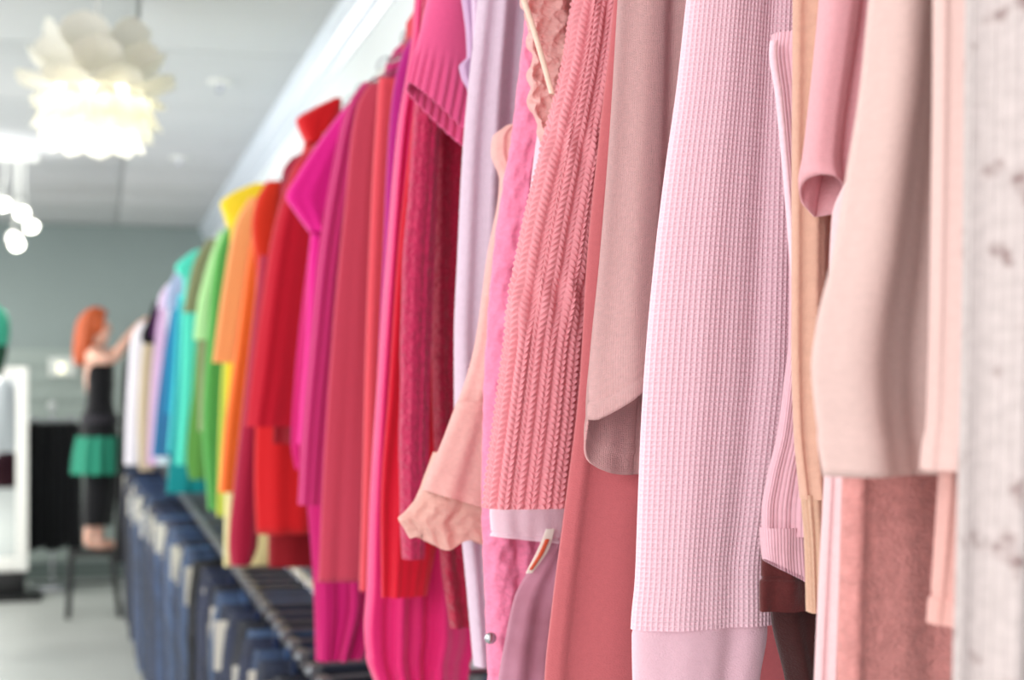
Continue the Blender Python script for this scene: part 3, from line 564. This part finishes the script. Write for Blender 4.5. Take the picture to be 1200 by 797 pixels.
G('knit_shirt', 'pale apricot short-sleeved top in front of the yellow shirt', 't-shirt', 4.05, fabric((252, 176, 112), 'jersey'),
  [('sleeve', [(232, 292, 312), (260, 276, 306), (330, 262, 298), (400, 252, 288), (425, 249, 281)], dict(ext=False, nf=0.003, th=0.02))], 1.45)
G('collared_shirt', 'bright yellow shirt with pointed collar against the white wall', 'shirt', 4.3, fabric((248, 222, 50), 'jersey'),
  [('collar', [(216, 295, 315), (226, 272, 314), (239, 258, 310), (252, 262, 302), (266, 266, 296)], dict(ext=False, nf=0.002, th=0.03)),
   ('body', [(260, 270, 330), (400, 266, 330), (520, 264, 330)], dict(ext=False, dY=0.04, nf=0.005, th=0.02))], 1.3, body=False)
G('dress', 'long cream yellow dress whose hem shows between red hems', 'dress', 4.5, fabric((238, 226, 168), 'jersey'),
  [('body', [(300, 276, 350), (500, 266, 345), (600, 263, 340), (663, 262, 332)], dict(ext=False, nf=0.008, th=0.03))], 1.15, body=False)
G('knit_shirt', 'lime yellow top between the orange and green tops', 'top', 4.75, fabric((190, 202, 74), 'jersey'),
  [('sleeve', [(280, 270, 290), (400, 262, 286), (500, 257, 282), (605, 254, 280)], dict(ext=False, nf=0.003, th=0.02))], 1.3)
G('knit_shirt', 'grass green top beside the lime one', 'top', 5.1, fabric((84, 160, 78), 'jersey'),
  [('sleeve', [(268, 264, 280), (300, 252, 275), (400, 242, 270), (500, 237, 268), (598, 244, 266)], dict(ext=False, nf=0.003, th=0.02))], 1.3)
G('knit_shirt', 'pale mint green short-sleeved top', 't-shirt', 5.45, fabric((166, 212, 150), 'jersey'),
  [('sleeve', [(272, 257, 270), (310, 243, 264), (360, 231, 258), (398, 227, 250)], dict(ext=False, nf=0.003, th=0.02))], 1.4)
G('collared_shirt', 'grey-olive shirt with short sleeve above the turquoise tops', 'shirt', 5.85, fabric((128, 132, 96), 'jersey'),
  [('sleeve', [(280, 244, 262), (305, 228, 256), (335, 220, 250), (366, 214, 240)], dict(ext=False, nf=0.003, th=0.02))], 1.4)
G('knit_shirt', 'leaf green long top beneath the mint sleeve', 'top', 6.2, fabric((92, 150, 66), 'jersey'),
  [('sleeve', [(350, 234, 262), (450, 226, 254), (540, 218, 246), (562, 222, 240)], dict(ext=False, nf=0.004, th=0.02))], 1.3)
G('collared_shirt', 'turquoise shirt with collar sticking up above its neighbours', 'shirt', 6.6, fabric((84, 214, 190), 'jersey'),
  [('collar', [(293, 228, 240), (303, 214, 238), (314, 205, 234), (324, 211, 230)], dict(ext=False, nf=0.002, th=0.03)),
   ('body', [(320, 215, 250), (450, 212, 250), (545, 206, 245)], dict(ext=False, dY=0.05, nf=0.006, th=0.02))], 1.3, body=False)
G('tunic', 'dark teal tunic hanging lowest of the blue-green tops', 'tunic', 6.95, fabric((0, 128, 132), 'jersey'),
  [('front_panel', [(350, 212, 250), (450, 206, 250), (578, 195, 245)], dict(ext=False, nf=0.006, th=0.02))], 1.3, body=False)
G('knit_shirt', 'light aqua top between teal and blue', 'top', 7.3, fabric((70, 196, 196), 'jersey'),
  [('sleeve', [(345, 210, 226), (450, 203, 222), (530, 196, 216)], dict(ext=False, nf=0.004, th=0.02))], 1.35)
G('knit_shirt', 'bright cerulean blue top', 'top', 7.65, fabric((0, 136, 176), 'jersey'),
  [('sleeve', [(345, 208, 222), (400, 200, 220), (485, 194, 215)], dict(ext=False, nf=0.004, th=0.02))], 1.35)
G('collared_shirt', 'pale periwinkle shirt shoulder rising above the blue tops', 'shirt', 8.0, fabric((172, 186, 214), 'jersey'),
  [('sleeve', [(308, 214, 226), (325, 203, 222), (345, 195, 218), (362, 193, 210)], dict(ext=False, nf=0.003, th=0.02))], 1.4)
G('knit_shirt', 'steel blue long-sleeved top', 'top', 8.35, fabric((52, 116, 160), 'jersey'),
  [('sleeve', [(352, 202, 216), (400, 194, 212), (480, 183, 206), (535, 178, 200)], dict(ext=False, nf=0.004, th=0.02))], 1.35)
G('knit_shirt', 'ice blue almost white top between the blues and lilac', 'top', 8.7, fabric((212, 228, 234), 'jersey'),
  [('sleeve', [(345, 199, 212), (430, 192, 208), (545, 184, 202)], dict(ext=False, nf=0.004, th=0.02))], 1.3)
G('knit_shirt', 'lilac top next to the black and purple ones', 'top', 9.1, fabric((214, 178, 212), 'jersey'),
  [('sleeve', [(340, 192, 206), (380, 184, 202), (450, 177, 198), (545, 172, 192)], dict(ext=False, nf=0.004, th=0.02))], 1.3)
G('collared_shirt', 'whitish lavender shirt with raised shoulder beside the purple top', 'shirt', 9.3, fabric((232, 218, 240), 'jersey'),
  [('sleeve', [(333, 196, 208), (347, 187, 204), (362, 184, 200)], dict(ext=False, nf=0.003, th=0.02))], 1.4)
G('knit_shirt', 'dark purple top narrowly showing beside black shoulder', 'top', 9.5, fabric((78, 12, 84), 'jersey'),
  [('sleeve', [(350, 187, 196), (370, 181, 192), (395, 176, 190)], dict(ext=False, nf=0.003, th=0.02))], 1.5)
G('knit_shirt', 'black short top the woman is reaching towards', 'top', 9.7, fabric((14, 12, 16), 'jersey'),
  [('sleeve', [(354, 180, 192), (372, 174, 190), (395, 165, 188), (403, 168, 184)], dict(ext=False, nf=0.003, th=0.02))], 1.6)
G('knit_shirt', 'beige top between the black and white ones', 'top', 9.95, fabric((220, 200, 168), 'jersey'),
  [('sleeve', [(385, 172, 188), (420, 166, 186), (500, 162, 182), (570, 164, 180)], dict(ext=False, nf=0.005, th=0.02))], 1.25)
G('knit_shirt', 'bright white top under the woman\'s hands', 'top', 10.2, fabric((246, 242, 252), 'jersey'),
  [('sleeve', [(378, 164, 178), (396, 154, 176), (430, 151, 174), (480, 148, 172), (545, 146, 168)], dict(ext=False, nf=0.006, th=0.03))], 1.3)
G('dress', 'long black dress at the far end of the rail behind the woman', 'dress', 10.55, fabric((12, 12, 14), 'jersey'),
  [('body', [(410, 150, 190), (440, 143, 190), (520, 140, 190), (600, 136, 190), (660, 134, 185)], dict(ext=True, nf=0.008, th=0.05))], 1.2, body=False)
# ------------------------------------------------------------------ hangers of the tops
clear = plain('clear_plastic', (240, 240, 240), 0.08, trans=0.95)
def hanger_proto(loc):
    t = thing('hanger', 'clear plastic hanger with metal hook', 'hanger', loc)
    z0 = loc[2]; x, y, _ = loc
    hk = [(x + 0.0, y, z0 - 0.055)] + [(x + 0.0, y, z0 - 0.02)] + [(x + 0.021 * math.cos(a), y, z0 + 0.003 + 0.021 * math.sin(a)) for a in [(-0.1 + 1.15 * k / 8) * PI for k in range(9)]]
    MB().tube(hk, 0.002, 6).build('hook', chrome, t)
    MB().tube([(x - 0.12, y, z0 - 0.125), (x - 0.06, y, z0 - 0.095), (x, y, z0 - 0.065), (x + 0.06, y, z0 - 0.095), (x + 0.12, y, z0 - 0.125)], 0.004, 8).build('shoulder_bar', clear, t)
    MB().box((x - 0.012, y - 0.004, z0 - 0.08), (x + 0.012, y + 0.004, z0 - 0.045), 0.003).build('neck_block', clear, t)
    return t
hp = None; known = []
for nm, Y in SW:
    if Y < 0.45: continue
    if hp is None: hp = hanger_proto((0.51, Y, 2.15)); o = hp
    else:
        o = hp.copy(); C.objects.link(o); o.location = (0.51, Y, 2.15)
        for ch in list(hp.children):
            c_ = ch.copy(); C.objects.link(c_); c_.parent = o
    o['label'] = 'clear plastic hanger with metal hook holding one of the tops'; o['group'] = 'hangers on the upper rail'
# ------------------------------------------------------------------ jeans on the lower rail
tagp = plain('tag_card', (226, 222, 210), 0.6); clipm = plain('dull_metal', (120, 122, 126), 0.45, metal=0.8)
def jeans_proto(col, colb, tagged, seed):
    t = thing('jeans', '', 'jeans', (0, 0, 0)); m = fabric(col, 'denim', 0.35, 0.0)
    kw = dict(world=True, nu=44, nv=34, freq=3)
    tube('waistband', t, m, 0, [(1.035, -0.20, 0.20), (0.995, -0.205, 0.205)], world=True, th=0.012, nu=30, nv=4, nf=0.003)
    tube('hips', t, m, 0, [(0.997, -0.205, 0.205), (0.9, -0.215, 0.215), (0.80, -0.215, 0.215)], world=True, th=0.024, nu=40, nv=14, nf=0.004, seed=seed)
    tube('leg', t, m, 0.0, [(0.80, -0.215, 0.0), (0.5, -0.205, -0.015), (0.10, -0.20, -0.03)], th=0.022, nf=0.008, seed=seed + 5, **kw)
    tube('leg', t, m, 0.0, [(0.80, 0.0, 0.215), (0.5, 0.015, 0.20), (0.12, 0.02, 0.19)], th=0.022, nf=0.008, seed=seed + 6, **kw)
    for x in (-0.13, 0.13): MB().box((x - 0.006, -0.026, 0.99), (x + 0.006, -0.02, 1.04), 0.001).build('belt_loop', m, t)
    if tagged: 
        zt = 1.0 - 0.03 * (seed % 3)
        MB().box((-0.21, -0.034, zt - 0.12), (-0.145, -0.031, zt - 0.0)).build('price_tag', tagp, t, False)
    return t
def clip_hanger_proto():
    t = thing('clip_hanger', '', 'hanger', (0, 0, 0))
    MB().tube([(0, 0, 1.05), (0, 0, 1.055)] + [(0.02 * math.cos(a), 0, 1.073 + 0.02 * math.sin(a)) for a in [(-0.4 + 1.4 * k / 8) * PI for k in range(9)]], 0.002, 6).build('hook', chrome, t)
    MB().tube([(-0.15, 0, 1.05), (0.15, 0, 1.05)], 0.004, 8).build('bar', clipm, t)
    for s in (-1, 1): MB().box((s * 0.13 - 0.012, -0.024, 1.02), (s * 0.13 + 0.012, 0.022, 1.054), 0.004).build('clip', clipm, t)
    return t
specs = [((30, 46, 78), 1, 'dark blue jeans with white tag'), ((66, 98, 142), 0, 'mid blue jeans'), ((16, 24, 44), 1, 'near-navy jeans with white tag'),
         ((52, 80, 122), 1, 'medium-dark blue jeans with white tag'), ((20, 22, 28), 0, 'black denim trousers'), ((24, 40, 78), 0, 'indigo jeans')]
protos = [jeans_proto(s[0], None, s[1], i) for i, s in enumerate(specs)]; chp = clip_hanger_proto(); used = set(); first = True
def dup(root, loc, rz=0, sc=(1, 1, 1)):
    r = root.copy(); C.objects.link(r); r.location = loc; r.rotation_euler = (0, 0, rz); r.scale = sc
    for ch in list(root.children):
        c_ = ch.copy(); C.objects.link(c_); c_.parent = r
        for g_ in ch.children:
            d_ = g_.copy(); C.objects.link(d_); d_.parent = c_
    return r
Y = 1.95; k = 0; order = [0, 5, 2, 4, 3, 0, 1, 2, 0, 3, 5, 1, 2, 5, 0, 1, 3, 2, 5]
while Y < 10.3:
    i = order[k % len(order)]; x = 0.51 + np.interp(Y, [2.5, 5, 9.5], [0.0, -0.04, -0.15]) + random.uniform(-0.015, 0.015)
    rz = 0.05 + 0.10 * math.sin(k * 0.35) + random.uniform(-0.03, 0.03)
    if i not in used: o = protos[i]; used.add(i); o.location = (x, Y, 0); o.rotation_euler = (0, 0, rz)
    else: o = dup(protos[i], (x, Y, 0), rz)
    zone = 'nearest the camera' if Y < 4 else ('in the middle stretch' if Y < 6.8 else 'at the far end')
    o['label'] = specs[i][2] + ' on lower rail, ' + zone; o['group'] = specs[i][2] + ' ' + zone
    h = chp if first else dup(chp, (0.51, Y, 0), rz)
    if first: h.location = (0.51, Y, 0); h.rotation_euler = (0, 0, rz); first = False
    h['label'] = 'chrome clip hanger holding jeans on the lower rail'; h['group'] = 'clip hangers on the lower rail'; h.location.x = 0.51
    Y += 0.11 + 0.05 * ((k * 7) % 5) / 5; k += 1
# ------------------------------------------------------------------ stool
YW = 10.8
t = thing('stool', 'small black stool the woman stands on', 'stool', (at(107, 720, YW).x, YW, 0))
sx0 = at(80, 650, YW).x; sx1 = at(135, 650, YW).x; sz = at(107, 645, YW).z
MB().box((sx0, YW - 0.16, sz - 0.03), (sx1, YW + 0.16, sz), 0.008).build('seat', blackm, t)
for sx, fx in ((sx0 + 0.02, sx0 - 0.0), (sx1 - 0.02, sx1 + 0.03)):
    for yy in (-1, 1):
        MB().tube([(sx, YW + yy * 0.14, sz - 0.02), (fx, YW + yy * 0.16, 0.0)], 0.019, 10).build('leg', blackm, t)
MB().tube([(sx0 + 0.01, YW + 0.15, 0.2), (sx1 + 0.0, YW + 0.15, 0.2)], 0.009, 8).build('stretcher', blackm, t)
# ------------------------------------------------------------------ woman
def skin_mesh(name, pts, edges, mat, parent=None, root=0, sub=2):
    me = bpy.data.meshes.new(name); me.from_pydata([tuple(p[0]) for p in pts], edges, []); o = bpy.data.objects.new(name, me); C.objects.link(o)
    md = o.modifiers.new('skin', 'SKIN'); md.use_smooth_shade = True
    for i, p in enumerate(pts):
        sv = me.skin_vertices[0].data[i]; r = p[1]; sv.radius = (r, r) if isinstance(r, (int, float)) else r
        sv.use_root = (i == root)
    s2 = o.modifiers.new('sub', 'SUBSURF'); s2.levels = sub; s2.render_levels = sub
    bpy.context.view_layer.update(); dg = bpy.context.evaluated_depsgraph_get(); ev = o.evaluated_get(dg)
    m2 = bpy.data.meshes.new_from_object(ev); bpy.data.objects.remove(o); 
    for p in m2.polygons: p.use_smooth = True
    m2.materials.clear(); return link(name, m2, mat, parent)
skinm = plain('skin', (236, 186, 164), 0.5, noise=0.04, nscale=20); 
skinm.node_tree.nodes['Principled BSDF'].inputs['Subsurface Weight'].default_value = 0.1
W = lambda px, py, dy=0: at(px, py, YW + dy)
fz = sz
t = thing('person', 'red-haired woman in black top and teal ruffled skirt reaching to the rail', 'person', (at(110, 645, YW).x, YW, sz))
P = []; E = []
def add(p, r, frm=None):
    P.append((p, r)); i = len(P) - 1
    if frm is not None: E.append((frm, i))
    return i
pel = add(W(115, 512), 0.10); wai = add(W(117, 472), 0.092, pel); che = add(W(115, 438), 0.105, wai); nb = add(W(112, 415), 0.075, che)
nk = add(W(114, 405), 0.045, nb); nk2 = add(W(117, 397), 0.045, nk)
hd = add(W(117, 382), (0.078, 0.092), nk2); hd2 = add(W(117, 374), 0.07, hd)
jw = add(W(123, 393), 0.042, nk2); 
def hand(w_, d, side, frm):
    d = d.normalized(); pl = add(w_ + d * 0.045, (0.02, 0.032), frm); n = Vector((0, 1, 0))
    for k, (off, ln) in enumerate(((-0.027, 0.062), (-0.009, 0.072), (0.009, 0.068), (0.027, 0.052))):
        b = add(w_ + d * 0.085 + n * off, 0.010, pl); m_ = add(w_ + d * (0.085 + ln * 0.55) + n * off * 1.1, 0.009, b); add(w_ + d * (0.085 + ln * 0.9) + n * off * 1.1 + Vector((0.005, 0, -0.02)), 0.007, m_)
    th_ = add(w_ + d * 0.04 + n * side * 0.03 + Vector((0, 0, -0.012)), 0.011, pl); add(w_ + d * 0.075 + n * side * 0.045 + Vector((0, 0, -0.028)), 0.009, th_)
for s, sh, el, wr, hn in ((-1, (109, 419), (134, 421), (153, 393), (163, 382)), (1, (115, 417), (138, 413), (156, 387), (166, 377))):
    a = add(W(*sh, 0.17 * s), 0.052, nb); a1 = add(W((sh[0] + el[0]) / 2, (sh[1] + el[1]) / 2 + 1, 0.18 * s), 0.046, a); b = add(W(*el, 0.17 * s), 0.038, a1)
    b1 = add(W(el[0] * .55 + wr[0] * .45, el[1] * .55 + wr[1] * .45, 0.14 * s), 0.036, b); c_ = add(W(*wr, 0.10 * s), 0.024, b1)
    hand(W(*wr, 0.10 * s), W(*hn, 0.08 * s) - W(*wr, 0.10 * s), -s, c_)
for s, kn, an, toe in ((-1, (118, 578), (104, 624), (127, 640)), (1, (124, 578), (116, 624), (137, 640))):
    h = add(W(115, 524, 0.085 * s), 0.088, pel); k_ = add(W(*kn, 0.09 * s), 0.056, h); cf = add(W(kn[0] - 7, 596, 0.09 * s), 0.052, k_); a_ = add(W(*an, 0.09 * s), 0.034, cf)
    hl = add(W(an[0] - 1, 638, 0.09 * s), 0.032, a_)
    ft = add(W((an[0] + toe[0]) / 2 + 2, 637, 0.09 * s), (0.036, 0.024), hl); ts = add(W(toe[0] - 2, 641, 0.09 * s), (0.034, 0.014), ft)
body = skin_mesh('body', P, E, skinm, t, 0, 2)
hairm = plain('auburn_hair', (196, 88, 38), 0.45, noise=0.25, nscale=40, bump=0.01)
# face features
c = W(126, 384)
MB().tube([W(126.5, 380), W(129.5, 387), W(127, 389)], [0.006, 0.013, 0.008], 8).build('nose', skinm, t)
for s in (-1, 1):
    e = W(126, 381, 0.032 * s); MB().ball((e.x, e.y, e.z), 0.012, (.8, 1.1, .8), 10).build('eye', plain('eye_dark', (50, 34, 28), 0.2), t)
    e = W(116, 384, 0.078 * s); MB().ball((e.x, e.y, e.z), 0.028, (.6, .35, 1), 10).build('ear', skinm, t)
MB().tube([W(126, 391.5, -0.022), W(127.5, 392, 0), W(126, 391.5, 0.022)], 0.006, 8).build('mouth', plain('lips', (190, 84, 84), 0.4), t)
hb = MB(); q = W(113, 379); hb.ball((q.x, q.y, q.z), 0.115, (0.92, 0.85, 1.0), 24)
for v in hb.bm.verts:                                                # pull the crown back from the face
    if v.co.x > q.x + 0.045: v.co.x = q.x + 0.045 + (v.co.x - q.x - 0.045) * (0.25 if v.co.z < q.z + 0.05 else 0.9)
hair = hb.build('hair', hairm, t)
tube('hair_length', t, hairm, YW, [(366, 98, 116), (375, 91, 116), (385, 88, 115), (400, 86, 112), (415, 85, 106), (428, 87, 100)], ext=False, th=0.10, nu=60, nv=30, nf=0.012, freq=5)
bt = fabric((13, 13, 17), 'jersey', translucent=0)
tube('top', t, bt, YW, [(424, 101, 133, .10), (436, 100, 134, .125), (450, 101, 134, .14), (470, 101, 133, .13), (490, 96, 137, .15), (520, 93, 140, .18)], ext=False, nu=50, nv=30, nf=0.002)
tube('belt', t, fabric((46, 44, 50), 'satin', translucent=0), YW, [(486, 95, 138), (496, 93, 141)], ext=False, th=0.165, nu=40, nv=6, nf=0.001)
tube('skirt', t, fabric((42, 140, 112), 'jersey'), YW, [(512, 93, 140, .18), (530, 89, 142, .21), (555, 86, 144, .23)], ext=False, nu=140, nv=20, nf=0.004, disp=rib_disp(0.085, 0.022))
for s in (-1, 1):
    dx = 0 if s < 0 else 6
    tube('trouser_leg', t, bt, YW + 0.09 * s, [(530, 100 + dx, 132 + dx), (560, 99 + dx, 134 + dx), (590, 97 + dx, 130 + dx), (616, 96 + dx, 126 + dx)], ext=False, th=0.085, nu=30, nv=20, nf=0.005)
